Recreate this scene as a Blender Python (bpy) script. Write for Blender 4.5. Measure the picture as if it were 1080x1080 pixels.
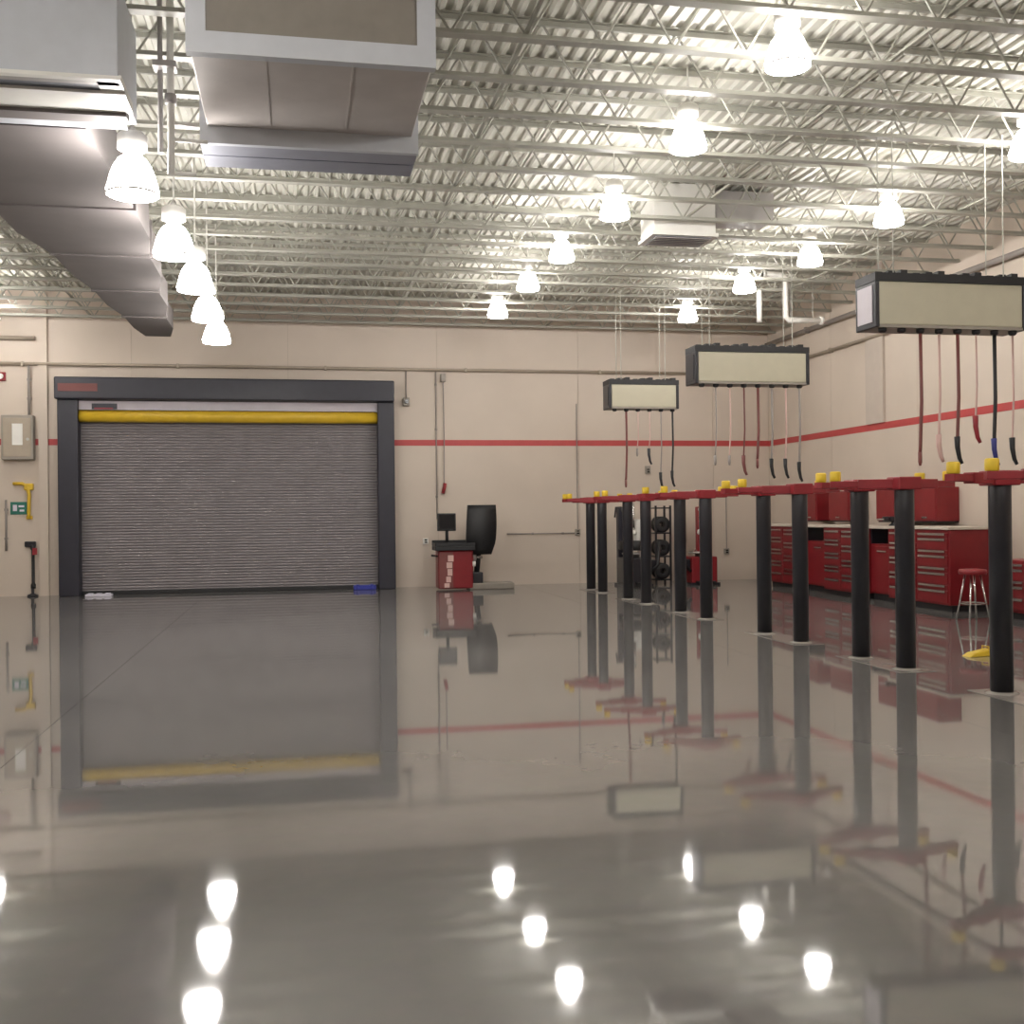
import bpy, math, random
from mathutils import Vector, Matrix
for o in list(bpy.data.objects):
    bpy.data.objects.remove(o)
SC = bpy.context.scene
COL = SC.collection
random.seed(7)
PI = math.pi

# ------------------------------------------------------------------ camera
F_PX, YAW, PITCH, ROLL, EYE = 1150.0, .1930, .0018, -.0108, 1.6
cam = bpy.data.cameras.new('camera')
cam.sensor_width = 36.0
cam.lens = F_PX / 1080 * 36
cam.clip_start, cam.clip_end = .05, 200
cam_o = bpy.data.objects.new('camera', cam)
COL.objects.link(cam_o)
fwd = Vector((math.sin(YAW) * math.cos(PITCH), math.cos(YAW) * math.cos(PITCH), math.sin(PITCH)))
rt = Vector((math.cos(YAW), -math.sin(YAW), 0))
up = rt.cross(fwd)
r2 = math.cos(ROLL) * rt + math.sin(ROLL) * up
u2 = -math.sin(ROLL) * rt + math.cos(ROLL) * up
m = Matrix.Identity(4)
for i in range(3):
    m[i][0], m[i][1], m[i][2] = r2[i], u2[i], -fwd[i]
m[2][3] = EYE
cam_o.matrix_world = m
SC.camera = cam_o

# ------------------------------------------------------------------ world and exposure
W = bpy.data.worlds.new('World')
SC.world = W
W.use_nodes = True
W.node_tree.nodes['Background'].inputs[0].default_value = (.6, .62, .65, 1)
W.node_tree.nodes['Background'].inputs[1].default_value = .1
SC.view_settings.view_transform = 'Standard'
SC.view_settings.look = 'None'
SC.view_settings.gamma = 1
SC.view_settings.use_curve_mapping = False
SC.view_settings.exposure = 0.0
LAMP_STRENGTH = 63.0
try:
    SC.cycles.max_bounces = 8
    SC.cycles.diffuse_bounces = 5
    SC.cycles.caustics_reflective = False
    SC.cycles.caustics_refractive = False
    SC.cycles.sample_clamp_indirect = 6
except Exception:
    pass

# ------------------------------------------------------------------ materials
def mat(name, col, rough=.5, metal=0.0, vary=.06, scale=6.0, bump=0.0, bscale=40.0, spec=.5, coat=0.0, emit=None, stretch=(1, 1, 1)):
    M = bpy.data.materials.new(name)
    M.use_nodes = True
    nt = M.node_tree
    b = nt.nodes['Principled BSDF']
    b.inputs['Roughness'].default_value = rough
    b.inputs['Metallic'].default_value = metal
    b.inputs['Specular IOR Level'].default_value = spec
    b.inputs['Coat Weight'].default_value = coat
    tc = nt.nodes.new('ShaderNodeTexCoord')
    mp = nt.nodes.new('ShaderNodeMapping')
    mp.inputs['Scale'].default_value = stretch
    nt.links.new(tc.outputs['Object'], mp.inputs['Vector'])
    n = nt.nodes.new('ShaderNodeTexNoise')
    n.inputs['Scale'].default_value = scale
    n.inputs['Detail'].default_value = 5
    nt.links.new(mp.outputs['Vector'], n.inputs['Vector'])
    r = nt.nodes.new('ShaderNodeValToRGB')
    r.color_ramp.elements[0].position = .3
    r.color_ramp.elements[1].position = .7
    r.color_ramp.elements[0].color = tuple(max(0, c * (1 - vary)) for c in col) + (1,)
    r.color_ramp.elements[1].color = tuple(min(1, c * (1 + vary)) for c in col) + (1,)
    nt.links.new(n.outputs['Fac'], r.inputs['Fac'])
    nt.links.new(r.outputs['Color'], b.inputs['Base Color'])
    if bump:
        n2 = nt.nodes.new('ShaderNodeTexNoise')
        n2.inputs['Scale'].default_value = bscale
        n2.inputs['Detail'].default_value = 3
        nt.links.new(mp.outputs['Vector'], n2.inputs['Vector'])
        bp = nt.nodes.new('ShaderNodeBump')
        bp.inputs['Strength'].default_value = bump
        bp.inputs['Distance'].default_value = .01
        nt.links.new(n2.outputs['Fac'], bp.inputs['Height'])
        nt.links.new(bp.outputs['Normal'], b.inputs['Normal'])
    if emit:
        b.inputs['Emission Color'].default_value = (*emit[0], 1)
        b.inputs['Emission Strength'].default_value = emit[1]
    return M

def floor_material():
    M = mat('polished_concrete', (.182, .170, .159), rough=.1, vary=.16, scale=.45)
    nt = M.node_tree
    b = nt.nodes['Principled BSDF']
    b.inputs['IOR'].default_value = 1.7
    g = nt.nodes.new('ShaderNodeNewGeometry')
    a = nt.nodes['Noise Texture']
    mp = nt.nodes['Mapping']
    nt.links.new(g.outputs['Position'], mp.inputs['Vector'])
    # fine aggregate speckle mixed into the colour
    fine = nt.nodes.new('ShaderNodeTexNoise')
    fine.inputs['Scale'].default_value = 9
    fine.inputs['Detail'].default_value = 6
    nt.links.new(mp.outputs['Vector'], fine.inputs['Vector'])
    mx = nt.nodes.new('ShaderNodeMix')
    mx.data_type = 'RGBA'
    mx.blend_type = 'OVERLAY'
    mx.inputs['Factor'].default_value = .07
    nt.links.new(nt.nodes['Color Ramp'].outputs['Color'], mx.inputs['A'])
    nt.links.new(fine.outputs['Color'], mx.inputs['B'])
    hs = nt.nodes.new('ShaderNodeHueSaturation')
    hs.inputs['Saturation'].default_value = .55
    nt.links.new(mx.outputs['Result'], hs.inputs['Color'])
    nt.links.new(hs.outputs['Color'], b.inputs['Base Color'])
    rr = nt.nodes.new('ShaderNodeMapRange')
    rr.inputs['From Min'].default_value = .3
    rr.inputs['From Max'].default_value = .7
    rr.inputs['To Min'].default_value = .030
    rr.inputs['To Max'].default_value = .052
    nt.links.new(a.outputs['Fac'], rr.inputs['Value'])
    nt.links.new(rr.outputs['Result'], b.inputs['Roughness'])
    wob = nt.nodes.new('ShaderNodeTexNoise')
    wob.inputs['Scale'].default_value = .7
    wob.inputs['Detail'].default_value = 2
    nt.links.new(mp.outputs['Vector'], wob.inputs['Vector'])
    bp = nt.nodes.new('ShaderNodeBump')
    bp.inputs['Strength'].default_value = .022
    bp.inputs['Distance'].default_value = .02
    nt.links.new(wob.outputs['Fac'], bp.inputs['Height'])
    nt.links.new(bp.outputs['Normal'], b.inputs['Normal'])
    return M

M = {
    'floor': floor_material(),
    'joint': mat('joint_filler', (.16, .15, .14), .6),
    'wall': mat('cream_wall_paint', (.61, .525, .445), .55, vary=.03, scale=1.2, bump=.05, bscale=18),
    'wallbase': mat('wall_joint', (.48, .41, .33), .7),
    'pilaster': mat('greige_paint', (.53, .46, .40), .6, vary=.03),
    'deck': mat('white_roof_deck', (.68, .668, .60), .5, vary=.05, scale=2),
    'joist': mat('pale_joist_paint', (.40, .395, .345), .45, vary=.06, scale=3),
    'galv': mat('galvanised_sheet', (.40, .38, .37), .5, metal=.3, vary=.08, scale=2.5),
    'galvd': mat('dull_galvanised_sheet', (.53, .49, .47), .5, metal=.25, vary=.08, scale=2.5),
    'trunk': mat('matte_duct_wrap', (.165, .148, .145), .65, vary=.05, scale=2.5),
    'collar': mat('blue_grey_sheet', (.30, .31, .37), .5, metal=.2, vary=.05),
    'panel': mat('pale_blue_grey_enamel', (.56, .58, .62), .4, vary=.03),
    'inset': mat('brown_grey_filter_panel', (.24, .215, .185), .6, vary=.06),
    'slot': mat('dark_slot', (.16, .17, .2), .6),
    'white': mat('white_enamel', (.8, .79, .75), .4, vary=.03),
    'charcoal': mat('charcoal_steel', (.018, .018, .024), .3, vary=.1),
    'dark': mat('black_frame_paint', (.020, .020, .032), .4, vary=.08),
    'slat': mat('grey_slat_steel', (.235, .215, .225), .5, metal=.1, vary=.06, scale=3),
    'yellow': mat('safety_yellow', (.68, .45, .03), .45, vary=.06),
    'padyel': mat('lift_pad_yellow', (.75, .52, .03), .45, vary=.06),
    'red': mat('lift_red', (.27, .018, .026), .4, vary=.08),
    'chest': mat('tool_chest_red', (.20, .011, .016), .35, vary=.06),
    'stripe': mat('stripe_red', (.46, .06, .06), .5, vary=.05),
    'chrome': mat('chrome', (.75, .74, .73), .22, metal=1.0, vary=.03),
    'steel': mat('brushed_steel', (.5, .49, .47), .35, metal=.8, vary=.05),
    'top': mat('pale_worktop', (.62, .56, .48), .5, vary=.04),
    'reel': mat('cream_reel_cover', (.50, .47, .36), .4, vary=.03),
    'reelend': mat('lilac_grey_end_plate', (.50, .46, .50), .4, vary=.04),
    'black': mat('black_rubber', (.012, .012, .014), .5, vary=.1),
    'hosered': mat('dark_red_hose', (.17, .05, .045), .5, vary=.06),
    'hosepink': mat('pale_pink_hose', (.62, .42, .38), .5, vary=.05),
    'hosegrey': mat('grey_hose', (.3, .27, .25), .5, vary=.05),
    'hoseblue': mat('blue_hose_grip', (.03, .035, .2), .45),
    'conduit': mat('weathered_conduit', (.40, .34, .27), .5, metal=.2, vary=.05),
    'box': mat('grey_box_enamel', (.32, .29, .25), .5, vary=.05),
    'green': mat('sign_green', (.02, .16, .12), .5),
    'screen': mat('dark_screen', (.01, .01, .013), .15),
    'blue': mat('blue_plastic', (.03, .04, .3), .4),
    'pale': mat('lilac_daylight_and_sign_marks', (.7, .68, .78), .4),  # sign marks, and the block coloured as daylight under the door
    'plate': mat('worn_floor_plate', (.27, .25, .23), .16, metal=0, vary=.15, scale=5),
    'lens': mat('glowing_acrylic', (.9, .9, .9), .3, emit=((1.0, .955, .91), LAMP_STRENGTH)),
}

# ------------------------------------------------------------------ mesh helpers
class MB:
    def __init__(s):
        s.v, s.f, s.sm = [], [], []
    def box(s, x0, y0, z0, x1, y1, z1, rz=0, about=None):
        n = len(s.v)
        pts = [(x0, y0, z0), (x1, y0, z0), (x1, y1, z0), (x0, y1, z0), (x0, y0, z1), (x1, y0, z1), (x1, y1, z1), (x0, y1, z1)]
        if rz:
            ax, ay = about or ((x0 + x1) / 2, (y0 + y1) / 2)
            c, q = math.cos(rz), math.sin(rz)
            pts = [(ax + (x - ax) * c - (y - ay) * q, ay + (x - ax) * q + (y - ay) * c, z) for x, y, z in pts]
        s.v += pts
        for q in ((0, 3, 2, 1), (4, 5, 6, 7), (0, 1, 5, 4), (1, 2, 6, 5), (2, 3, 7, 6), (3, 0, 4, 7)):
            s.f.append(tuple(n + i for i in q)); s.sm.append(False)
        return s
    def hexa(s, low, high):          # two quads of four points each, counter-clockwise from above
        n = len(s.v)
        s.v += list(low) + list(high)
        for q in ((0, 3, 2, 1), (4, 5, 6, 7), (0, 1, 5, 4), (1, 2, 6, 5), (2, 3, 7, 6), (3, 0, 4, 7)):
            s.f.append(tuple(n + i for i in q)); s.sm.append(False)
        return s
    def tube(s, pts, r, seg=8, r1=None):
        pts = [Vector(p) for p in pts]
        n0 = len(s.v)
        N = len(pts)
        prev = None
        for i, p in enumerate(pts):
            d = (pts[min(i + 1, N - 1)] - pts[max(i - 1, 0)]).normalized()
            if prev is None:
                a = Vector((0, 0, 1)) if abs(d.z) < .9 else Vector((1, 0, 0))
                x = d.cross(a).normalized()
            else:
                x = (prev - d * prev.dot(d)).normalized()
            prev = x
            y = d.cross(x)
            rr = r if r1 is None else r + (r1 - r) * i / (N - 1)
            for k in range(seg):
                t = 2 * PI * (k + .5) / seg
                s.v.append(tuple(p + (x * math.cos(t) + y * math.sin(t)) * rr))
        for i in range(N - 1):
            for k in range(seg):
                a = n0 + i * seg + k; b = n0 + i * seg + (k + 1) % seg
                s.f.append((a, b, b + seg, a + seg)); s.sm.append(seg > 6)
        s.f.append(tuple(n0 + k for k in reversed(range(seg)))); s.sm.append(False)
        e = n0 + (N - 1) * seg
        s.f.append(tuple(e + k for k in range(seg))); s.sm.append(False)
        return s
    def lathe(s, prof, x=0, y=0, z=0, seg=20, cap=True, axis='z'):
        n0 = len(s.v)
        for r, h in prof:
            for k in range(seg):
                t = 2 * PI * k / seg
                a, b = r * math.cos(t), r * math.sin(t)
                s.v.append((x + a, y + b, z + h) if axis == 'z' else ((x + a, y + h, z + b) if axis == 'y' else (x + h, y + a, z + b)))
        flip = axis == 'y'
        for i in range(len(prof) - 1):
            for k in range(seg):
                a = n0 + i * seg + k; b = n0 + i * seg + (k + 1) % seg
                q = (a, b, b + seg, a + seg)
                s.f.append(q[::-1] if flip else q); s.sm.append(True)
        if cap:
            q = tuple(n0 + k for k in range(seg)); e = n0 + (len(prof) - 1) * seg
            s.f.append(q if flip else q[::-1]); s.sm.append(False)
            q = tuple(e + k for k in range(seg))
            s.f.append(q[::-1] if flip else q); s.sm.append(False)
        return s
    def mesh(s, name, material):
        me = bpy.data.meshes.new(name)
        me.from_pydata(s.v, [], s.f)
        me.polygons.foreach_set('use_smooth', s.sm)
        me.materials.append(M[material])
        me.update()
        return me
    def build(s, name, material, parent=None, bevel=0.0, label=None, kind=None):
        o = bpy.data.objects.new(name, s.mesh(name, material))
        COL.objects.link(o)
        if parent:
            o.parent = parent
        if bevel:
            b = o.modifiers.new('bevel', 'BEVEL')
            b.width = bevel; b.segments = 2; b.limit_method = 'ANGLE'
        if label: o['label'] = label
        if kind: o['kind'] = kind
        return o

def tag(o, label, cat, group=None):
    o['label'] = label; o['category'] = cat
    if group: o['group'] = group
    return o
def thing(name, label, cat, loc=(0, 0, 0), rz=0, group=None):
    o = bpy.data.objects.new(name, None)
    COL.objects.link(o)
    o.location = loc; o.rotation_euler = (0, 0, rz)
    o.empty_display_size = .1
    return tag(o, label, cat, group)
def sub(name, parent, loc=(0, 0, 0), rz=0):
    o = bpy.data.objects.new(name, None)
    COL.objects.link(o)
    o.parent = parent; o.location = loc; o.rotation_euler = (0, 0, rz)
    return o
def struct(o):
    o['kind'] = 'structure'
    return o
def inst(name, mesh, parent, loc=(0, 0, 0), rz=0):
    o = bpy.data.objects.new(name, mesh)
    COL.objects.link(o)
    o.parent = parent; o.location = loc; o.rotation_euler = (0, 0, rz)
    return o
def copy_tree(o, parent=None):
    c = o.copy(); COL.objects.link(c); c.parent = parent
    for ch in list(o.children):
        copy_tree(ch, c)
    return c

# ================================================================== room shell
XL, XR, YF, YB, ZD = -9.6, 10.95, -9.0, 24.2, 6.36
# floor: base with recessed joints, slabs proud of it
fl = struct(MB().box(XL - .3, YF - .3, -.30, XR + .3, YB + .3, -.012).build('floor', 'joint'))
xs = [XL, -6.4, -1.9, 4.9, 8.6, XR]
ys = [YF, -3.0, 2.8, YB]
g = .002
for i in range(len(xs) - 1):
    for j in range(len(ys) - 1):
        MB().box(xs[i] + g, ys[j] + g, -.012, xs[i + 1] - g, ys[j + 1] - g, 0).build('floor_slab', 'floor', fl)
# walls: base plus panels that leave recessed joints
wb = struct(MB().box(XL - .3, YB + .012, 0, XR + .3, YB + .3, 6.6).build('wall_back', 'wallbase'))
js = [XL, -6.7, -3.45, -.2, 3.05, 6.3, 9.55, XR]
for i in range(len(js) - 1):
    MB().box(js[i] + .004, YB, 0, js[i + 1] - .004, YB + .012, 6.6).build('wall_panel', 'wall', wb)
wr = struct(MB().box(XR + .012, YF - .3, 0, XR + .3, YB + .012, 6.6).build('wall_right', 'wallbase'))
js = [YF, -4.9, -1.65, 1.6, 4.85, 8.1, 11.35, 14.6, 17.85, 21.1, YB]
for i in range(len(js) - 1):
    MB().box(XR, js[i] + .004, 0, XR + .012, js[i + 1] - .004, 6.6).build('wall_panel', 'wall', wr)
struct(MB().box(XL - .3, YF - .3, 0, XL, YB + .012, 6.6).build('wall_left', 'wall'))
struct(MB().box(XL, YF - .3, 0, XR + .012, YF, 6.6).build('wall_front', 'wall'))
# painted stripe and pilaster
struct(MB().box(XL, YB - .006, 3.14, -4.89, YB, 3.27).build('trim_1', 'stripe'))
struct(MB().box(2.06, YB - .006, 3.14, XR, YB, 3.27).build('trim_2', 'stripe'))
struct(MB().box(XR - .006, YF, 3.14, XR, YB - .006, 3.27).build('trim_3', 'stripe'))
struct(MB().box(XR - .05, 18.95, 3.27, XR, 19.6, 6.3).build('trim_4', 'pilaster'))
struct(MB().box(-5.30, YB - .07, 0, -5.12, YB, 6.3).build('trim_5', 'wall'))
# small concrete-coloured curb at the wall foot
# ceiling: slab, corrugated deck, joists
ce = struct(MB().box(XL - .3, YF - .3, 6.46, XR + .3, YB + .3, 6.6).build('ceiling', 'deck'))
dk = MB()
P, z0, z1 = .152, ZD, ZD + .038
x = XL
pts = []
while x < XR:
    pts += [(x, z0), (x + .045, z0), (x + .065, z1), (x + .132, z1)]
    x += P
pts.append((min(x, XR), z0))
for (px, pz) in pts:
    dk.v += [(px, YF, pz), (px, YB, pz)]
for i in range(len(pts) - 1):
    a = 2 * i
    dk.f.append((a, a + 2, a + 3, a + 1)[::-1]); dk.sm.append(False)
dk.build('roof_deck', 'deck', ce)
LW = XR - XL - .02
ZC = 5.75
def chord_mesh(z, h, name):
    q = MB()
    q.box(XL + .01, -.055, z, XR - .01, .055, z + .008)
    q.box(XL + .01, -.016, z + .008, XR - .01, .016, z + h)
    return q.mesh(name, 'joist')
bot_me = chord_mesh(ZC, .055, 'bottom_chord')
tq = MB()
tq.box(XL + .01, -.055, ZD - .010, XR - .01, .055, ZD - .001)
tq.box(XL + .01, -.016, ZD - .06, XR - .01, .016, ZD - .010)
top_me = tq.mesh('top_chord', 'joist')
wq = MB()
x, k = XL + .05, 0
while x + .34 < XR:
    a, b = (ZC + .03, ZD - .03) if k % 2 == 0 else (ZD - .03, ZC + .03)
    wq.tube([(x, 0, a), (x + .34, 0, b)], .0125, 5)
    x += .34; k += 1
web_me = wq.mesh('web', 'joist')
y = 23.75
joist_y = []
while y > YF + .3:
    jn = sub('roof_joist', ce, (0, y, 0))
    inst('bottom_chord', bot_me, jn); inst('top_chord', top_me, jn); inst('web', web_me, jn)
    joist_y.append(y)
    y -= .9
# bridging angles tie the joists together lengthwise
for bx in (-7.2, -4.2, 2.0, 5.5, 9.2):
    MB().box(bx - .018, YF + .05, ZC + .06, bx + .018, YB - .03, ZC + .085).build('bridging_bar', 'joist', ce)

# ================================================================== roll-up door
d1 = struct(thing('door_1', 'dark framed roll-up door with yellow safety edge in the back wall', 'door', (0, YB, 0)))
for a, b in ((-4.86, -4.46), (1.70, 2.06)):
    MB().box(a, -.42, 0, b, 0, 4.06).build('jamb', 'dark', d1, .02)
MB().box(-4.90, -.52, 4.06, 2.06, 0, 4.52).build('hood', 'dark', d1, .03)
MB().box(-4.46, -.30, 3.86, 1.70, -.14, 4.05).build('header_curtain', 'reelend', d1)
MB().lathe([(.125, 0), (.125, 6.16)], -4.46, -.23, 3.73, 20, axis='x').build('safety_edge', 'yellow', d1)
MB().box(-4.20, -.312, 3.87, -3.70, -.30, 3.99).build('nameplate', 'dark', d1, label='small dark maker plate with red lower edge')
MB().box(-4.15, -.316, 3.87, -3.78, -.312, 3.905).build('nameplate_edge', 'red', d1)
MB().box(-4.82, -.532, 4.22, -4.05, -.52, 4.38).build('logo_plate', 'hosered', d1, label='dull red maker plate at the hood corner')
sl = MB()
z = .05
while z < 3.74:
    n = len(sl.v)
    prof = [(-.085, z), (-.098, z + .015), (-.102, z + .03), (-.098, z + .045), (-.085, z + .058)]
    for (yy, zz) in prof:
        sl.v += [(-4.46, yy, zz), (1.70, yy, zz)]
    for i in range(4):
        a = n + 2 * i
        sl.f.append((a, a + 1, a + 3, a + 2)); sl.sm.append(False)
    z += .06
sl.build('slat_curtain', 'slat', d1, kind='stuff')
MB().box(-4.46, -.07, 0.0, 1.70, -.01, 4.05).build('curtain_backing', 'slat', d1)
MB().box(-4.46, -.125, 0.0, 1.70, -.06, .085).build('bottom_bar', 'black', d1, .008)
w = MB().box(-.26, -.1, 0, .26, .1, .045)  # pale block stands in for daylight leaking under the door, no real object
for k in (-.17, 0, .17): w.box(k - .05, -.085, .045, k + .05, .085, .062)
o = w.build('daylight_gap_block', 'pale', None, .012); o.location = (-4.05, YB - .55, 0)
tag(o, 'pale lilac flat block standing for daylight under the left end of the roll-up door', 'block')
w = MB().box(-.24, -.08, 0, .24, .08, .10)
for k in (-.15, .15): w.box(k - .03, -.09, .02, k + .03, .09, .115)
o = w.build('floor_block', 'blue', None, .012); o.location = (1.38, YB - .45, 0)
tag(o, 'blue block on the floor at the right foot of the roll-up door', 'block')

# ================================================================== pipes and fittings on the walls
def clip_run(pts, r, name, material, label, cat, clips=()):
    t = thing(name, label, cat, pts[0])
    o0 = Vector(pts[0])
    MB().tube([tuple(Vector(p) - o0) for p in pts], r, 10).build('pipe', material, t)
    for (c, ax) in clips:
        c = Vector(c) - o0
        q = MB()
        a = {'x': (.025, r + .012, r + .012), 'y': (r + .012, .025, r + .012), 'z': (r + .012, r + .012, .025)}[ax]
        q.box(c.x - a[0], c.y - a[1], c.z - a[2], c.x + a[0], c.y + a[1], c.z + a[2])
        q.build('pipe_clip', material, t)
    return t
clip_run([(XL + .05, YB - .055, 4.83), (XR - .11, YB - .055, 4.83)], .035, 'wall_conduit', 'conduit', 'thin brown conduit running level across the back wall above the roll-up door', 'pipe',
         [((cx, YB - .047, 4.83), 'x') for cx in (-8, -5.6, -2.5, .6, 3.7, 6.8, 9.9)])
clip_run([(XR - .055, YB - .11, 4.94), (XR - .055, 4, 4.94)], .035, 'wall_conduit', 'conduit', 'thin brown conduit running along the right wall above the red stripe', 'pipe',
         [((XR - .047, cy, 4.94), 'y') for cy in (23, 21, 17, 14, 11)])
clip_run([(XR - .09, YB - .12, 5.52), (XR - .09, 3, 5.52)], .05, 'sprinkler_main', 'hosegrey', 'dull pipe along the top of the right wall just under the joists', 'pipe',
         [((XR - .08, cy, 5.52), 'y') for cy in (22, 18, 14, 10)])
clip_run([(XL + .05, YB - .07, 5.36), (-5.35, YB - .07, 5.36)], .045, 'wall_conduit', 'conduit', 'short upper conduit at the far left of the back wall', 'pipe', [((cx, YB - .06, 5.36), 'x') for cx in (-8, -6.2)])

# power cabinet left of the door
t = thing('control_cabinet', 'grey brown electrical box with a pale window on the wall left of the door', 'cabinet', (-5.68, YB - .001, 2.83))
MB().box(-.31, -.22, 0, .31, 0, .92).build('body', 'box', t, .015)
MB().box(-.27, -.235, .06, .27, -.22, .86).build('door', 'conduit', t, .01)
MB().box(-.09, -.245, .3, .11, -.235, .74).build('window', 'white', t)
MB().lathe([(.03, 0), (.03, .02)], .21, -.255, .42, 10, axis='y').build('latch', 'steel', t)
clip_run([(-5.47, YB - .1, 3.76), (-5.47, YB - .1, 4.78)], .025, 'conduit_riser', 'hosegrey', 'thin riser conduit going up from the grey electrical box left of the door', 'pipe', [((-5.47, YB - .06, 4.5), 'z'), ((-5.47, YB - .06, 4.1), 'z')])
clip_run([(-5.95, YB - .04, 2.0), (-5.95, YB - .04, .95)], .022, 'conduit_drop', 'hosegrey', 'thin grey conduit dropping at the far left edge below the grey box', 'pipe', [((-5.95, YB - .025, 1.8), 'z'), ((-5.95, YB - .025, 1.2), 'z')])
# red alarm at far left
t = thing('fire_alarm', 'small red alarm on the back wall at the left picture edge', 'alarm', (-6.02, YB - .001, 4.47))
MB().box(-.09, -.06, 0, .09, 0, .18).build('body', 'red', t, .01)
MB().lathe([(.05, 0), (.06, .02), (.03, .05)][::-1], 0, -.11, .09, 14, axis='y').build('strobe', 'white', t)
# green sign, yellow hook
t = thing('wall_sign', 'small green sign with pale marks on the wall left of the door', 'sign', (-5.71, YB - .001, 1.70))
MB().box(-.16, -.02, 0, .16, 0, .26).build('board', 'green', t, .004)
q = MB()
for (a, b, c, d) in ((-.11, .07, -.03, .2), (0.0, .15, .11, .19), (.02, .06, .11, .1)):
    q.box(a, -.024, b, c, -.02, d)
q.build('sign_marking', 'pale', t)
t = thing('pipe_guard', 'bent yellow pipe bracket on the wall beside the green sign', 'bracket', (-5.5, YB - .001, 1.62))
MB().tube([(0, -.05, 0), (0, -.07, .1), (.01, -.07, .5), (-.03, -.07, .66), (-.12, -.07, .72), (-.3, -.05, .72)], .035, 10).build('pipe', 'yellow', t)
MB().box(-.06, -.04, -.02, .06, 0, .05).build('bracket', 'yellow', t)
MB().box(-.09, -.1, .58, .09, 0, .72).build('valve_body', 'yellow', t, .02)
t = thing('pull_pole', 'thin black pole with a red tag against the wall left of the door', 'pole', (-5.43, YB - .05, 0))
MB().lathe([(.05, .16), (.05, .24), (.032, .27), (.032, .95), (.05, .98), (.05, 1.06)], 0, 0, 0, 12).build('shaft', 'black', t)
MB().box(-.16, -.04, 1.02, .06, .04, 1.14).build('handle', 'charcoal', t, .02)
MB().box(.0, -.06, .86, .09, -.034, 1.0).build('tag', 'red', t)
MB().lathe([(.11, 0), (.11, .03), (.03, .06), (.03, .16)], 0, -.06, 0, 14).build('foot', 'charcoal', t)
# sensor right of door
t = thing('door_sensor', 'small grey sensor box with conduit on the wall right of the door hood', 'sensor', (2.36, YB - .001, 4.02))
MB().box(-.07, -.12, 0, .07, 0, .18).build('body', 'box', t, .01)
MB().lathe([(.045, 0), (.045, .03)], 0, -.15, .09, 12, axis='y').build('eye', 'screen', t)
MB().tube([(0, -.04, .18), (0, -.04, .77)], .014, 8).build('conduit', 'hosegrey', t)
# air drop with red grip beside door
t = thing('air_hose_drop', 'thin hose hanging from a small reel on the back wall above the red balancer', 'hose', (3.18, YB - .001, 2.1))
MB().tube([(0, -.1, .2), (.01, -.1, 1.2), (0, -.1, 2.5)], .011, 6).build('hose', 'hosegrey', t)
MB().box(-.05, -.16, 2.46, .05, 0, 2.64).build('reel_box', 'box', t, .01)
MB().tube([(-.03, -.1, -.03), (0, -.1, .1), (.02, -.1, .2)], .04, 10).build('grip', 'red', t)
clip_run([(3.02, YB - .04, 1.5), (3.02, YB - .04, 4.78)], .013, 'thin_conduit', 'hosegrey', 'hair-thin vertical conduit on the back wall just left of the hanging hose', 'pipe', [((3.02, YB - .02, zz), 'z') for zz in (2, 3.5, 4.5)])
for (px, pz, lab, h) in ((2.76, .95, 'small white outlet low on the back wall beside the red balancer', .13), (6.25, 1.1, 'small outlet box with conduit on the back wall right of the balancer', .14), (9.85, .6, 'small outlet box low on the back wall near the right corner', .14), (7.94, 2.5, 'small dark box on the back wall behind the farthest hose reel drop', .18)):
    t = thing('outlet_box', lab, 'outlet', (px, YB - .001, pz))
    MB().box(-.06, -.06, 0, .06, 0, h).build('body', 'white' if px < 3 else 'box', t, .008)
    q = MB()
    for dz in (.03, .08): q.box(-.03, -.064, dz, .03, -.06, dz + .03)
    q.build('socket', 'screen', t)
    if px in (6.25, 9.85):
        MB().tube([(0, -.03, h), (0, -.03, 3.0 if px == 6.25 else 1.4)], .011, 6).build('conduit', 'hosegrey', t)
clip_run([(4.6, YB - .03, 1.15), (6.18, YB - .03, 1.15)], .011, 'thin_conduit', 'hosegrey', 'hair-thin level conduit on the back wall behind the balancer guard', 'pipe', [((5.2, YB - .015, 1.15), 'x'), ((5.9, YB - .015, 1.15), 'x')])
# white vent pipe near the right corner
t = thing('vent_pipe', 'white cranked vent pipe dropping below the joists by the right corner', 'pipe', (8.96, 19, 5.17))
MB().tube([(-.45, 0, .84), (-.06, 0, .84), (0, 0, .78), (0, 0, .06), (.06, 0, 0), (.75, 0, 0)], .055, 12).build('pipe', 'white', t)
MB().tube([(-.5, .05, -.05), (-.5, .05, .55)], .05, 12).build('riser', 'white', t)
for xx in (-.42, .72):
    MB().lathe([(.075, -.03), (.075, .03)], xx, 0, .84 if xx < 0 else 0, 12, axis='x').build('collar', 'white', t)
for xx in (.1, .55):
    MB().tube([(xx, 0, .04), (xx, 0, 1.185)], .008, 6).build('hanger_rod', 'steel', t)

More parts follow.
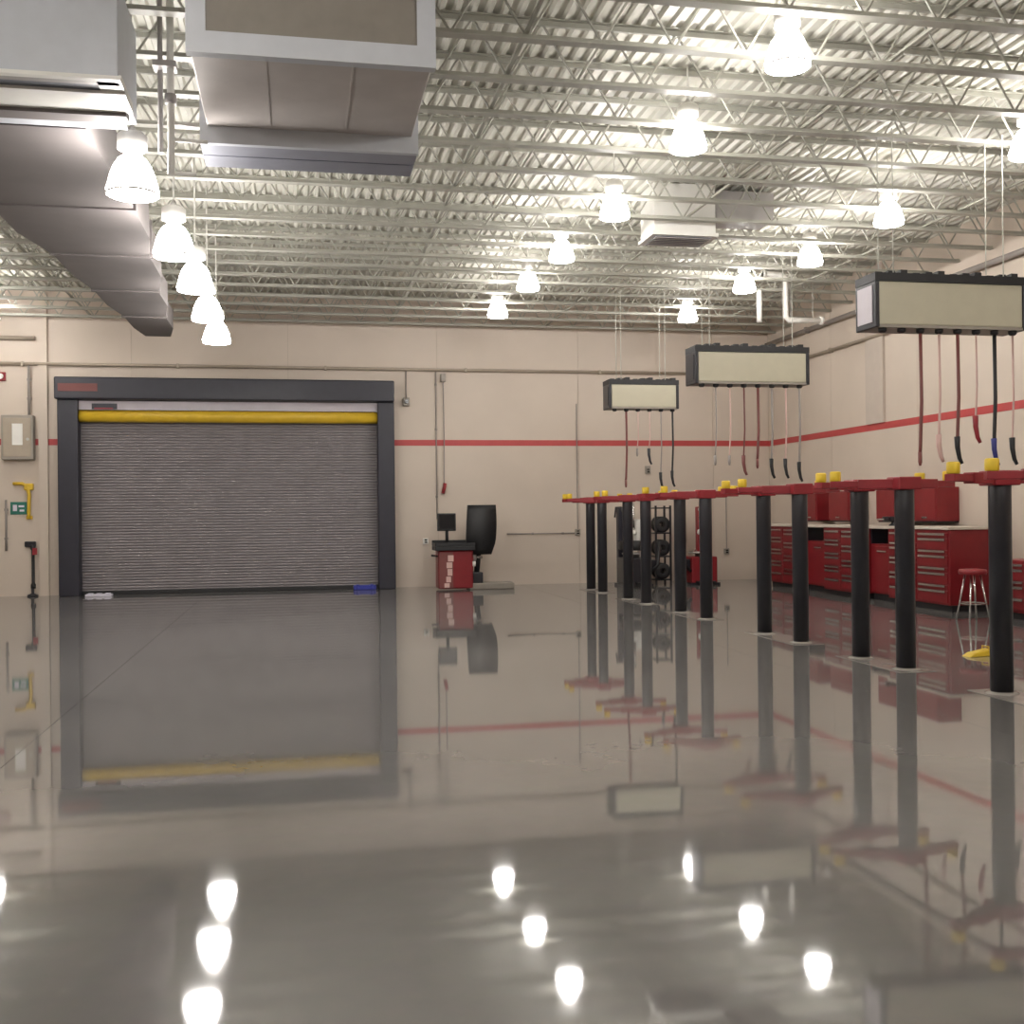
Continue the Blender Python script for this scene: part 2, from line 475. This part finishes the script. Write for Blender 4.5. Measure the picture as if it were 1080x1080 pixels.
# ================================================================== high-bay lamps
def make_lamp(z, k):
    # origin in the middle of the dome; k scales the fixture, the hanger reaches the roof deck
    t = thing('high_bay_lamp', '', 'lamp')
    def L(prof, seg, **kw): return MB().lathe([(r * k, h * k) for r, h in prof], seg=seg, **kw)
    L([(.240, -.21), (.255, -.20), (.262, -.155), (.245, -.10), (.222, -.01), (.185, .09), (.135, .165), (.1, .19)], 20).build('dome', 'lens', t)
    L([(.255, -.203), (.266, -.197), (.266, -.185), (.261, -.18)], 20, cap=False).build('rim', 'white', t)
    L([(.075, .19), (.08, .2), (.08, .235), (.05, .24), (.05, .25)], 14).build('socket', 'lens', t)
    L([(.12, .25), (.15, .265), (.15, .40), (.12, .43), (.04, .44)], 16).build('ballast_housing', 'white', t)
    MB().tube([(0, 0, .44 * k), (0, 0, ZD - z - .002)], .010, 6).build('hanger', 'white', t)
    L([(.03, .435), (.045, .46), (.02, .51)], 10).build('hook', 'steel', t)
    return t
def place(proto, used, loc, label, group):
    o = proto if not used else copy_tree(proto)
    o.location = loc
    o['label'] = label
    o['group'] = group
    return o
ORD = ['first', 'second', 'third', 'fourth', 'fifth', 'sixth', 'seventh', 'eighth']
# low row under the long duct: long hangers up to the joists
low = make_lamp(4.6, .86)
first = True
for i, (x, y) in enumerate(((-1.28, 18.25), (-1.26, 16.2), (-1.24, 14.1), (-1.30, 12.3), (-1.40, 10.0))):
    lab = '%s dome lamp from the back wall, low row beside the tapering duct' % ORD[i]
    place(low, not first, (x, y, 4.6), lab, 'low lamps beside the duct'); first = False
high = make_lamp(5.62, .76)
first = True
for (row, pts) in (('middle row among the joists', ((3.86, 21.0), (3.92, 18.4), (3.98, 16.2), (4.1, 13.75), (4.12, 11.05), (4.22, 8.85))),
                   ('row nearest the right wall', ((7.76, 20.95), (7.72, 18.0), (7.92, 15.9), (7.88, 13.5), (7.90, 10.65))),
                   ('row at the far left edge', ((-5.85, 22.6),))):
    for i, (x, y) in enumerate(pts):
        lab = '%s dome lamp from the back wall, %s' % (ORD[i], row)
        place(high, not first, (x, y, 5.62), lab, 'lamps, ' + row); first = False
for (x, y) in [(-5.85, yy) for yy in (20, 17.2, 14.4, 11.6, 8.6, 5, 1, -3, -7)] + [(xx, yy) for xx in (-1.3, 4.1, 7.9) for yy in (5.6, 2, -2, -6.4)]:
    place(high, True, (x, y, 5.62), 'glowing dome lamp of the same kind outside the picture', 'lamps outside the picture')

# ================================================================== ducts
t = thing('air_handler', 'large grey air handler box hanging right of the pale pipe drop', 'air handler', (.14, 8.2, 5.0))
hw = .89
MB().box(-hw, 0, 0, hw, 1.6, .74).build('casing', 'galvd', t, .01)
q = MB()
q.box(-hw - .02, -.03, -.03, hw + .02, .06, .13).box(-hw - .02, -.03, .13, -hw + .12, .06, .74).box(hw - .12, -.03, .13, hw + .02, .06, .74)
q.build('front_flange', 'panel', t)
MB().box(-hw + .12, -.015, .13, hw - .12, 0, .74).build('inset_panel', 'inset', t)
for xx in (-.35, .3):
    MB().box(xx - .008, .07, -.005, xx + .008, 1.56, .0).build('seam', 'galvd', t)
MB().box(-hw - .06, 1.58, -.15, hw + .06, 1.64, .6).build('collar_face', 'panel', t)
MB().box(-hw - .06, 1.64, -.15, hw + .05, 1.9, .6).build('collar', 'collar', t)
MB().box(-hw - .04, 1.9, -.13, hw + .05, 1.93, .6).build('collar_joint', 'slot', t)
MB().box(-hw - .06, 1.93, -.15, hw + .05, 2.25, .6).build('collar', 'collar', t)
for xx in (-.8, .8):
    for yy in (.3, 1.4):
        MB().tube([(xx, yy, .74), (xx, yy, 1.355)], .01, 6).build('hanger_rod', 'steel', t)

t = thing('supply_plenum', 'pale box plenum at the upper left corner feeding the tapering duct', 'plenum', (-2.9, 8.72, 4.93))
MB().box(-1.9, .0, .02, 1.58, 1.0, .81).build('casing', 'panel', t, .01)
q = MB()
q.box(-1.92, -.03, 0, 1.6, .03, .03).box(-1.92, .22, -.02, 1.6, .62, .06).box(-1.92, .03, 0, -1.5, .22, .06).box(1.42, .03, 0, 1.6, .22, .06)
q.build('lower_flange', 'white', t)
MB().box(-1.5, .10, .005, 1.42, .22, .03).build('slot', 'slot', t)
MB().box(-1.9, .03, .0, 1.58, .10, .03).build('lip', 'galv', t)
MB().box(-1.92, .62, -.05, 1.55, .8, .06).build('return_band', 'trunk', t)
MB().box(-1.92, .8, -.02, 1.5, 1.02, .06).build('joint_band', 'panel', t)
for xx in (-1.6, 1.4):
    MB().tube([(xx, .5, .8), (xx, .5, 1.425)], .01, 6).build('hanger_rod', 'steel', t)

t = thing('tapering_duct', 'long dark grey supply duct narrowing in steps toward the back wall', 'duct', (0, 0, 4.9))
secs = [(9.75, -4.6, -1.74, 12.2, -3.15, -1.70), (12.2, -3.15, -1.70, 14.4, -2.98, -1.82), (14.4, -2.98, -1.82, 16.6, -2.88, -1.98), (16.6, -2.88, -1.98, 18.7, -2.78, -2.12), (18.7, -2.78, -2.12, 20.7, -2.70, -2.26)]
for i, (y0, a0, b0, y1, a1, b1) in enumerate(secs):
    q = MB()
    ym = y0 + (y1 - y0) * .55
    if i == 0: ym = y0 + .6
    hz = .52 - .05 * i
    am, bm = a0, b0
    q.hexa([(a0, y0, 0), (b0, y0, 0), (bm, ym, 0), (am, ym, 0)], [(a0, y0, hz), (b0, y0, hz), (bm, ym, hz), (am, ym, hz)])
    q.hexa([(am, ym, 0), (bm, ym, 0), (b1, y1, 0), (a1, y1, 0)], [(am, ym, hz), (bm, ym, hz), (b1, y1, hz - .05), (a1, y1, hz - .05)])
    q.build('duct_section', 'trunk', t)
    if i:
        MB().box(a0 - .03, y0 - .025, -.02, b0 + .03, y0 + .025, hz + .04).build('joint_flange', 'trunk', t)
    MB().tube([(a0 + .15, y0 + .5, hz), (a0 + .15, y0 + .5, 1.455)], .008, 6).build('hanger_rod', 'steel', t)
    MB().tube([(b0 - .2, y0 + .5, hz), (b0 - .2, y0 + .5, 1.455)], .008, 6).build('hanger_rod', 'steel', t)

t = thing('pipe_drop', 'pair of pale pipes with short stubs hanging between the plenum and the air handler', 'pipe', (-1.03, 9.6, 4.5))
MB().tube([(0, 0, 0), (0, 0, 1.855)], .03, 10).build('pipe', 'white', t)
MB().tube([(-.09, .06, .2), (-.09, .06, 1.855)], .022, 10).build('pipe', 'galv', t)
for zz, L in ((.0, .2), (.28, .3), (.42, .22)):
    MB().tube([(0, 0, zz + .02), (L, .02, zz + .02)], .016, 8).build('stub', 'white', t)
MB().lathe([(.05, .6), (.05, .68)], 0, 0, 0, 10).build('coupling', 'galv', t)
MB().box(-.14, -.06, .9, .05, .1, .95).build('clamp', 'galv', t)

t = thing('ceiling_diffuser', 'pale box duct drop with a dark underside among the joists above the hose reels', 'diffuser', (5.53, 15.0, 5.6))
MB().box(-.47, 0, .02, .47, .62, .76).build('casing', 'white', t, .008)
MB().box(-.5, -.03, 0, .5, .65, .05).build('lower_flange', 'white', t)
MB().box(-.42, .04, -.01, .42, .58, .0).build('grille', 'slot', t)
for k in range(6):
    MB().box(-.42, .07 + k * .09, -.018, .42, .085 + k * .09, -.008).build('grille_blade', 'galvd', t)
MB().box(.5, .05, .28, 1.4, .55, .7).build('side_duct', 'galv', t)

# ================================================================== in-ground lifts
PX = 5.96
def make_lift():
    t = thing('vehicle_lift', '', 'lift')
    return t
def post(t, y, toward, near_detail=True):
    p = MB().lathe([(.095, 0), (.095, 1.80), (.088, 1.83)], 0, y, 0, 24).build('post', 'charcoal', t)
    MB().lathe([(.14, 0), (.14, .008), (.115, .02), (.1, .022)], 0, y, 0, 24).build('collar', 'plate', p)
    h = MB().box(-.125, y - .12, 1.80, .125, y + .12, 1.93).build('arm_head', 'red', t, .012)
    for sx in (-1, 1):
        ang = random.uniform(.28, .5) * toward
        L = random.uniform(.66, .78)
        q = MB()
        dx, dy = math.cos(ang) * sx, math.sin(ang)
        nx, ny = -dy, dx
        def quad(l, wd, za):
            return [(dx * l + nx * wd, y + dy * l + ny * wd, za), (dx * l - nx * wd, y + dy * l - ny * wd, za)]
        for (l0, l1, w0, w1, za, zb) in ((.06, L * .62, .055, .055, 1.815, 1.91), (L * .5, L, .042, .05, 1.83, 1.895)):
            a = quad(l0, w0, za); b = quad(l1, w1, za); c = quad(l0, w0, zb); d = quad(l1, w1, zb)
            lo = [a[0], a[1], b[1], b[0]]; hi = [c[0], c[1], d[1], d[0]]
            q.hexa(lo, hi)
        arm = q.build('swing_arm', 'red', t, .006)
        tx, ty = dx * (L - .05), y + dy * (L - .05)
        MB().lathe([(.05, 1.895), (.055, 1.905), (.055, 1.985), (.045, 1.995)], tx, ty, 0, 14).build('adapter_pad', 'padyel', arm)
lifts = [(21.98, 21.1), (19.37, 18.3), (16.55, 15.43), (13.36, 12.31), (10.87, 9.98), (8.46, 7.42)]
for i, (yf, yn) in enumerate(lifts):
    lab = ['two-post red-armed lift farthest from the camera, nearest the back wall', 'second dark two-post lift from the back wall, under the farthest hose reel', 'third dark two-post lift from the back wall, in front of the red-based tyre changer',
           'fourth two-post lift from the back wall, under the middle hose reel', 'fifth two-post lift from the back wall, whose posts stand before the red tool chests', 'nearest two-post lift, its one visible post at the right picture edge'][i]
    yc = (yf + yn) / 2
    t = thing('vehicle_lift', lab, 'lift', (PX, yc, 0), 0, 'vehicle lifts in a row on the right')
    MB().box(-.19, yn - yc - .22, 0, .19, yf - yc + .22, .005).build('floor_plate', 'plate', t)
    post(t, yf - yc, -1); post(t, yn - yc, 1)

# ================================================================== hose reels
def hose_reel(name_lab, x0, x1, y, zb, zt, endmat, hoselist):
    wdt = x1 - x0
    t = thing('hose_reel_cabinet', name_lab, 'hose reel', (x0, y, zb), 0, 'hose reel cabinets hung above the lifts')
    H = zt - zb
    MB().box(.05, 0, .03, wdt - .05, .40, H - .09).build('cover', 'reel', t, .015)
    q = MB().box(.0, -.01, H - .09, wdt, .42, H)
    for k in range(int(wdt / .15)):
        q.box(.04 + k * .15, .05, H, .12 + k * .15, .33, H + .02 + .015 * (k % 3))
    q.build('top_frame', 'black', t)
    for a in (0, wdt - .05):
        MB().box(a, -.012, 0, a + .05, .42, H - .09).build('end_frame', 'charcoal', t, .01)
        b = a - .008 if a == 0 else a + .05
        MB().box(b, .05, .06, b + .008, .36, H - .13).build('end_plate', endmat, t)
    MB().box(.02, .0, -.0, wdt - .02, .40, .03).build('bottom_rail', 'box', t)
    n = int((wdt - .1) / .226 + .5)
    for k in range(n):
        xx = .12 + k * .226
        if xx > wdt - .06: break
        MB().lathe([(.03, -.05), (.045, -.035), (.045, 0)], xx, .06, 0, 10).build('hose_guide', 'black', t)
    for a in (.25, wdt - .25):
        for yy in (.05, .36):
            MB().tube([(a, yy, H), (a, yy, ZC - zb + .01)], .007, 6).build('hanger_rod', 'joist', t)
    for (k, zend, material, grip, rad) in hoselist:
        xx = .12 + k * .226
        ln = zend - zb
        h = MB().tube([(xx, .06, -.05), (xx + .006, .06, ln * .5), (xx - .015, .06, ln + .3), (xx - .02, .06, ln + .24)], rad, 8).build('hose', material, t)
        if grip:
            MB().tube([(xx - .02, .06, ln + .3), (xx - .02, .055, ln + .18), (xx - .0, .05, ln + .06), (xx + .025, .04, ln)], .032, 10, .018).build('nozzle', grip, h)
        else:
            MB().lathe([(.012, ln + .1), (.022, ln + .14), (.022, ln + .25)], xx - .02, .06, 0, 8).build('coupling', 'hosered' if material == 'hosered' else 'hosegrey', h)
hose_reel('nearest and largest cream hose reel cabinet at the right picture edge', 6.13, 7.97, 10.8, 3.58, 4.17, 'reelend',
          [(2, 1.98, 'hosered', None, .019), (3, 2.12, 'hosepink', 'hosepink', .013), (4, 2.1, 'hosered', 'black', .019), (5, 2.33, 'hosepink', 'red', .010), (6, 2.08, 'black', 'hoseblue', .021), (7, 2.09, 'hosepink', 'black', .011)])
hose_reel('middle cream hose reel cabinet hanging over the fourth lift', 5.85, 7.69, 15.5, 3.53, 4.10, 'charcoal',
          [(1, 2.2, 'hosegrey', None, .010), (2, 2.2, 'hosepink', None, .010), (3, 2.15, 'hosered', 'hosered', .012), (4, 2.15, 'hosered', None, .020), (5, 2.1, 'hosegrey', 'black', .016), (6, 2.1, 'hosepink', 'charcoal', .012), (7, 2.05, 'hosegrey', 'black', .016)])
hose_reel('farthest and smallest cream hose reel cabinet near the back wall', 5.67, 7.03, 19.5, 3.54, 4.08, 'charcoal',
          [(1, 1.97, 'hosered', None, .020), (2, 2.55, 'hosepink', None, .009), (3, 2.5, 'hosepink', 'charcoal', .008), (4, 2.05, 'hosegrey', 'black', .012), (5, 2.08, 'black', 'black', .018)])

# ================================================================== tool chests and wall cabinets
def tool_chest(label, x0, x1, y0, y1, h, ndraw, top=True, doors=0):
    t = thing('tool_chest', label, 'tool chest', (x0, y0, 0), 0, 'red tool chests along the right wall')
    dx, dy = x1 - x0, y1 - y0
    MB().box(0, 0, .10, dx, dy, h).build('body', 'chest', t, .012)
    MB().box(.05, .03, 0, dx - .03, dy - .03, .10).build('plinth', 'black', t)
    if top:
        MB().box(-.03, -.02, h, dx + .02, dy + .02, h + .045).build('worktop', 'top', t, .006)
    cols = 2 if dy > 1.2 else 1
    cw = (dy - .06) / cols
    for c in range(cols):
        z = .14
        hh = [.24] + [.1 + .12 * ((k + c) % 2) for k in range(ndraw)]
        s = (h - .18) / sum(hh)
        for k, q in enumerate(hh):
            q *= s
            ya = .03 + c * cw + .012
            d = MB().box(-.018, ya, z, 0, ya + cw - .024, z + q - .014).build('drawer', 'chest', t, .004)
            MB().box(-.036, ya + .05, z + q - .05, -.018, ya + cw - .075, z + q - .016).build('handle', 'chrome', d)
            z += q
    return t
def wall_cabinet(label, y0, y1, x0=10.52, z0=1.40, z1=1.98):
    t = thing('wall_cabinet', label, 'cabinet', (x0, y0, z0), 0, 'red wall cabinets above the tool chests')
    dx, dy, h = XR - .001 - x0, y1 - y0, z1 - z0
    MB().box(0, 0, 0, dx, dy, h).build('body', 'chest', t, .01)
    n = max(1, round(dy / .6))
    w_ = dy / n
    for k in range(n):
        d = MB().box(-.018, k * w_ + .012, .02, 0, (k + 1) * w_ - .012, h - .02).build('door', 'chest', t, .004)
        MB().box(-.034, k * w_ + w_ * .5 - .08, .05, -.018, k * w_ + w_ * .5 + .08, .075).build('handle', 'chrome', d)
    MB().box(.02, .02, -.025, dx, dy - .02, 0).build('light_rail', 'black', t)
    return t
tool_chest('tall red tool chest with a pale worktop, nearest of the worktop chests on the right', 9.9, 10.67, 15.3, 17.1, 1.28, 7)
tool_chest('middle red tool chest with bright pulls, seen between both posts of the fifth lift', 9.88, 10.62, 18.0, 19.4, 1.28, 7)
tool_chest('farthest red tool chest, next to the back corner behind the fourth lift', 9.9, 10.6, 20.5, 21.9, 1.28, 7)
tool_chest('low red rolling chest at the right picture edge beyond the nearest lift post', 10.1, 10.85, 13.1, 14.4, .86, 4, top=False)
for (a, b, ya, yb, lab) in ((9.98, 10.62, 17.13, 17.97, 'pale bench top bridging the near and middle red tool chests'), (9.98, 10.6, 19.43, 20.47, 'pale bench top bridging the middle and farthest red tool chests')):
    t = thing('bench', lab, 'bench', (a, ya, 0))
    w_, l_ = b - a, yb - ya
    MB().box(0, 0, 1.27, w_, l_, 1.315).build('bench_top', 'top', t, .006)
    MB().box(.08, .02, .12, w_, l_ - .02, 1.0).build('cupboard', 'chest', t, .008)
    MB().box(.12, .03, 0, w_ - .02, l_ - .03, .12).build('plinth', 'black', t)
    for yy in (.03, l_ - .03):
        MB().box(.08, yy - .02, 1.0, w_, yy + .02, 1.27).build('leg', 'charcoal', t)
    d = MB().box(.062, .05, .16, .08, l_ - .05, .96).build('door', 'chest', t, .004)
    MB().box(.048, l_ / 2 - .15, .86, .062, l_ / 2 + .15, .885).build('handle', 'chrome', d)
wall_cabinet('nearest red wall cabinet, above the nearest worktop chest', 16.62, 18.55)
wall_cabinet('middle red wall cabinet, above the middle tool chest', 19.6, 20.4)
wall_cabinet('farthest red wall cabinet, above the farthest tool chest', 20.95, 21.5)
# things on the bench: vice
t = thing('bench_vice', 'small dark grey vice on the bench between the near and middle chests', 'vice', (10.25, 17.5, 1.315))
MB().lathe([(.09, 0), (.09, .02), (.05, .05), (.05, .08)], 0, 0, 0, 14).build('base', 'charcoal', t)
MB().box(-.1, -.05, .08, .1, .05, .17).build('fixed_jaw', 'charcoal', t, .015)
MB().box(-.2, -.05, .09, -.12, .05, .17).build('sliding_jaw', 'charcoal', t, .01)
MB().tube([(-.3, 0, .12), (-.1, 0, .12)], .014, 8).build('screw', 'steel', t)
MB().tube([(-.29, -.09, .12), (-.29, .09, .12)], .008, 6).build('handle', 'steel', t)
# stool
t = thing('shop_stool', 'red round stool on chrome legs in front of the nearest red tool chest', 'stool', (9.45, 14.05, 0))
MB().lathe([(.10, .66), (.185, .665), (.195, .70), (.185, .735), (.1, .745)], seg=20).build('seat', 'red', t)
for k in range(4):
    a = PI / 4 + k * PI / 2
    MB().tube([(math.cos(a) * .1, math.sin(a) * .1, .665), (math.cos(a) * .23, math.sin(a) * .23, 0)], .014, 8).build('leg', 'chrome', t)
q = MB()
ring = [(math.cos(2 * PI * k / 16) * .185, math.sin(2 * PI * k / 16) * .185, .25) for k in range(17)]
q.tube(ring, .01, 6).build('foot_ring', 'chrome', t)
# yellow chock
t = thing('wheel_chock', 'yellow rubber wheel chock on the floor between the last two lifts', 'wheel chock', (7.24, 10.68, 0), .15)
q = MB()
q.hexa([(-.17, -.07, 0), (.17, -.07, 0), (.17, .07, 0), (-.17, .07, 0)], [(-.10, -.06, .04), (.15, -.06, .075), (.15, .06, .075), (-.10, .06, .04)])
q.build('body', 'padyel', t, .008)
MB().tube([(.1, -.05, .07), (.1, -.05, .1), (.1, .05, .1), (.1, .05, .07)], .008, 6).build('handle', 'padyel', t)

# ================================================================== wheel balancer
t = thing('wheel_balancer', 'red and black wheel balancer with a screen and raised hood right of the door', 'wheel balancer', (3.24, 23.1, 0))
MB().box(-.36, -.22, .03, .38, .3, .84).build('cabinet', 'chest', t, .03)
MB().box(-.345, -.228, .05, -.05, -.22, .80).build('side_panel', 'hosered', t)
q = MB()
for (a, z0_, w_, h_) in ((-.24, .06, .11, .09), (-.2, .17, .1, .12), (-.17, .31, .1, .14), (-.19, .47, .12, .12), (-.16, .61, .12, .13)):
    q.box(a, -.234, z0_, a + w_, -.228, z0_ + h_)
q.build('decal', 'hosepink', t, label='pale vertical decal on the cabinet')
tr = MB().box(-.43, -.28, .84, .42, .34, .93)
tr.box(-.43, -.28, .93, .42, -.25, 1.0).box(-.43, .31, .93, .42, .34, 1.05).box(-.43, -.25, .93, -.40, .31, 1.0).box(.30, -.25, .93, .42, .31, .98)
for k in range(4): tr.box(-.34 + k * .16, -.2, .93, -.24 + k * .16, .0, .95)
tr.build('tool_tray', 'black', t, .012)
MB().tube([(-.12, .2, 1.0), (-.12, .2, 1.32)], .035, 10).build('stand', 'black', t)
mo = MB().box(-.33, .12, 1.25, .07, .2, 1.63).build('monitor', 'black', t, .015)
MB().box(-.3, .113, 1.29, .04, .12, 1.6).build('screen', 'screen', mo)
MB().tube([(.38, .05, .68), (.62, .05, .68)], .035, 12).build('shaft', 'chrome', t)
MB().lathe([(.11, 0), (.11, .05), (.06, .09)], .40, .05, .68, 16, axis='x').build('flange', 'steel', t)
g_ = MB()
N = 10
prof = []
for k in range(N + 1):
    a = k / N
    prof.append((.325 + .02 * math.sin(a * PI) , 0.74 + 1.06 * a, -.08 - .10 * math.sin(a * PI * .9)))
n = len(g_.v)
for (xw, zz, yy) in prof:
    tp = 1 if zz > 1.0 else .8 + .2 * (zz - .74) / .26
    for sx, ddy in ((-1, .16), (-1, 0), (1, 0), (1, .16)):
        g_.v.append((.56 + .04 * (zz - .74) + sx * xw * .92 * tp, yy + ddy, zz))
for i in range(N):
    for k in range(3):
        a = n + i * 4 + k
        g_.f.append((a, a + 1, a + 5, a + 4)); g_.sm.append(True)
gd = g_.build('wheel_guard', 'black', t)
sm = gd.modifiers.new('thickness', 'SOLIDIFY'); sm.thickness = .03
MB().tube([(.5, .12, .3), (.55, .1, .8), (.62, .12, 1.2)], .06, 12).build('guard_arm', 'black', t)
MB().box(.38, -.06, .08, .62, .26, .36).build('guard_pivot', 'charcoal', t, .02)
MB().box(.3, -.2, 0, 1.28, .28, .13).build('base_plate', 'inset', t, .02)
MB().lathe([(.035, 0), (.035, .1)], .4, -.22, .5, 12).build('lever', 'white', t)
MB().tube([(-.36, -.1, .72), (-.5, -.12, .74)], .025, 8).build('side_hook', 'black', t)

# ================================================================== tyre changers behind the lifts
def tyre_changer(label, x, y, body, columnm, mirror, wheel):
    t = thing('tyre_changer', label, 'tyre changer', (x, y, 0))
    s = mirror
    MB().box(-.3, -.3, .03, .3, .28, .62).build('cabinet', body, t, .03)
    MB().box(-.34, -.34, 0, .34, .32, .05).build('base', 'charcoal', t)
    tt = MB().lathe([(.12, .62), (.12, .68), (.26, .69), (.26, .72)], 0, -.04, 0, 20).build('turntable', 'steel', t)
    q = MB()
    for k in range(4):
        a = k * PI / 2 + .4
        q.box(-.04, -.03, .72, .04, .03, .77) if False else q.box(math.cos(a) * .18 - .03, -.04 + math.sin(a) * .18 - .03, .72, math.cos(a) * .18 + .03, -.04 + math.sin(a) * .18 + .03, .77)
    q.build('clamp', 'chrome', tt)
    MB().box(s * .16 - .09, .28, 0, s * .16 + .09, .46, 1.72).build('column', columnm, t, .02)
    MB().tube([(s * .16, .34, 1.66), (s * .1, .1, 1.66), (0, -.04, 1.66)], .05, 10).build('swing_arm', 'steel', t)
    MB().tube([(0, -.04, 1.2), (0, -.04, 1.8)], .028, 10).build('tool_shaft', 'chrome', t)
    MB().lathe([(.05, 1.1), (.07, 1.14), (.06, 1.2), (.03, 1.22)], 0, -.04, 0, 12).build('mount_head', 'white', t)
    MB().lathe([(.09, 0), (.11, .05), (.11, .5), (.09, .55)], -s * .25, .42, .9, 16).build('air_tank', 'white' if wheel else 'top', t)
    MB().tube([(-s * .30, -.25, .3), (-s * .46, -.3, .45), (-s * .5, -.3, .95)], .035, 10).build('bead_breaker', 'black', t)
    pd = MB()
    for k in range(3): pd.box(-.22 + k * .16, -.46, .05, -.12 + k * .16, -.34, .09)
    pd.build('pedal', 'black', t)
    MB().tube([(s * .16, .34, 1.72), (s * .3, .3, 1.72), (s * .34, .25, 1.5)], .02, 8).build('handle', 'black', t)
    MB().box(-s * .36 - .1, -.2, .36, -s * .36 + .1, .2, .56).build('side_box', 'charcoal', t, .02)
    if wheel:
        w = MB()
        for k in range(21):
            pass
        ringp = [(.30, -.1), (.335, -.07), (.335, .07), (.30, .1), (.21, .09), (.21, -.09), (.30, -.1)]
        w.lathe(ringp, 0, -.04, .88, 24, cap=False)
        wt = w.build('tyre', 'black', t)
        MB().lathe([(.21, -.06), (.19, -.02), (.06, -.03), (.05, .02)], 0, -.04, .88, 20).build('rim', 'chrome', t)
    return t
tyre_changer('dark tyre changer with white parts behind the two farthest lifts', 7.2, 23.0, 'charcoal', 'dark', -1, True)
tyre_changer('red-based tyre changer with a dark column behind the third lift', 8.72, 22.95, 'chest', 'red', 1, False)
# dark tyre stand beside the red tyre changer
t = thing('parts_rack', 'tall dark rack of tyres standing left of the red-based tyre changer', 'rack', (7.96, 23.4, 0))
for sx in (-.17, .17):
    for sy in (-.2, .2):
        MB().box(sx - .02, sy - .02, 0, sx + .02, sy + .02, 1.75).build('upright', 'charcoal', t)
for zz in (.08, .6, 1.12, 1.68):
    MB().box(-.19, -.22, zz, .19, .22, zz + .03).build('shelf', 'charcoal', t)
for k, zz in enumerate((.12, .64, 1.16)):
    wl = MB()
    wl.lathe([(.06, -.06), (.15, -.075), (.18, -.05), (.18, .05), (.15, .075), (.06, .06), (.06, -.06)], 0, 0, 0, 18, cap=False, axis='y')
    for j in (-1, 1):
        o = bpy.data.objects.new('boxed_tyre', wl.mesh('boxed_tyre', 'black')); COL.objects.link(o)
        o.name = 'tyre'
        o.location = (7.96, 23.4 + j * .105, zz + .18 - .01)
        tag(o, 'small black tyre on the %s shelf of the tall dark rack, %s of the two' % (['lowest', 'middle', 'upper'][k], 'rear' if j > 0 else 'front'), 'tyre', 'tyres on the dark rack')
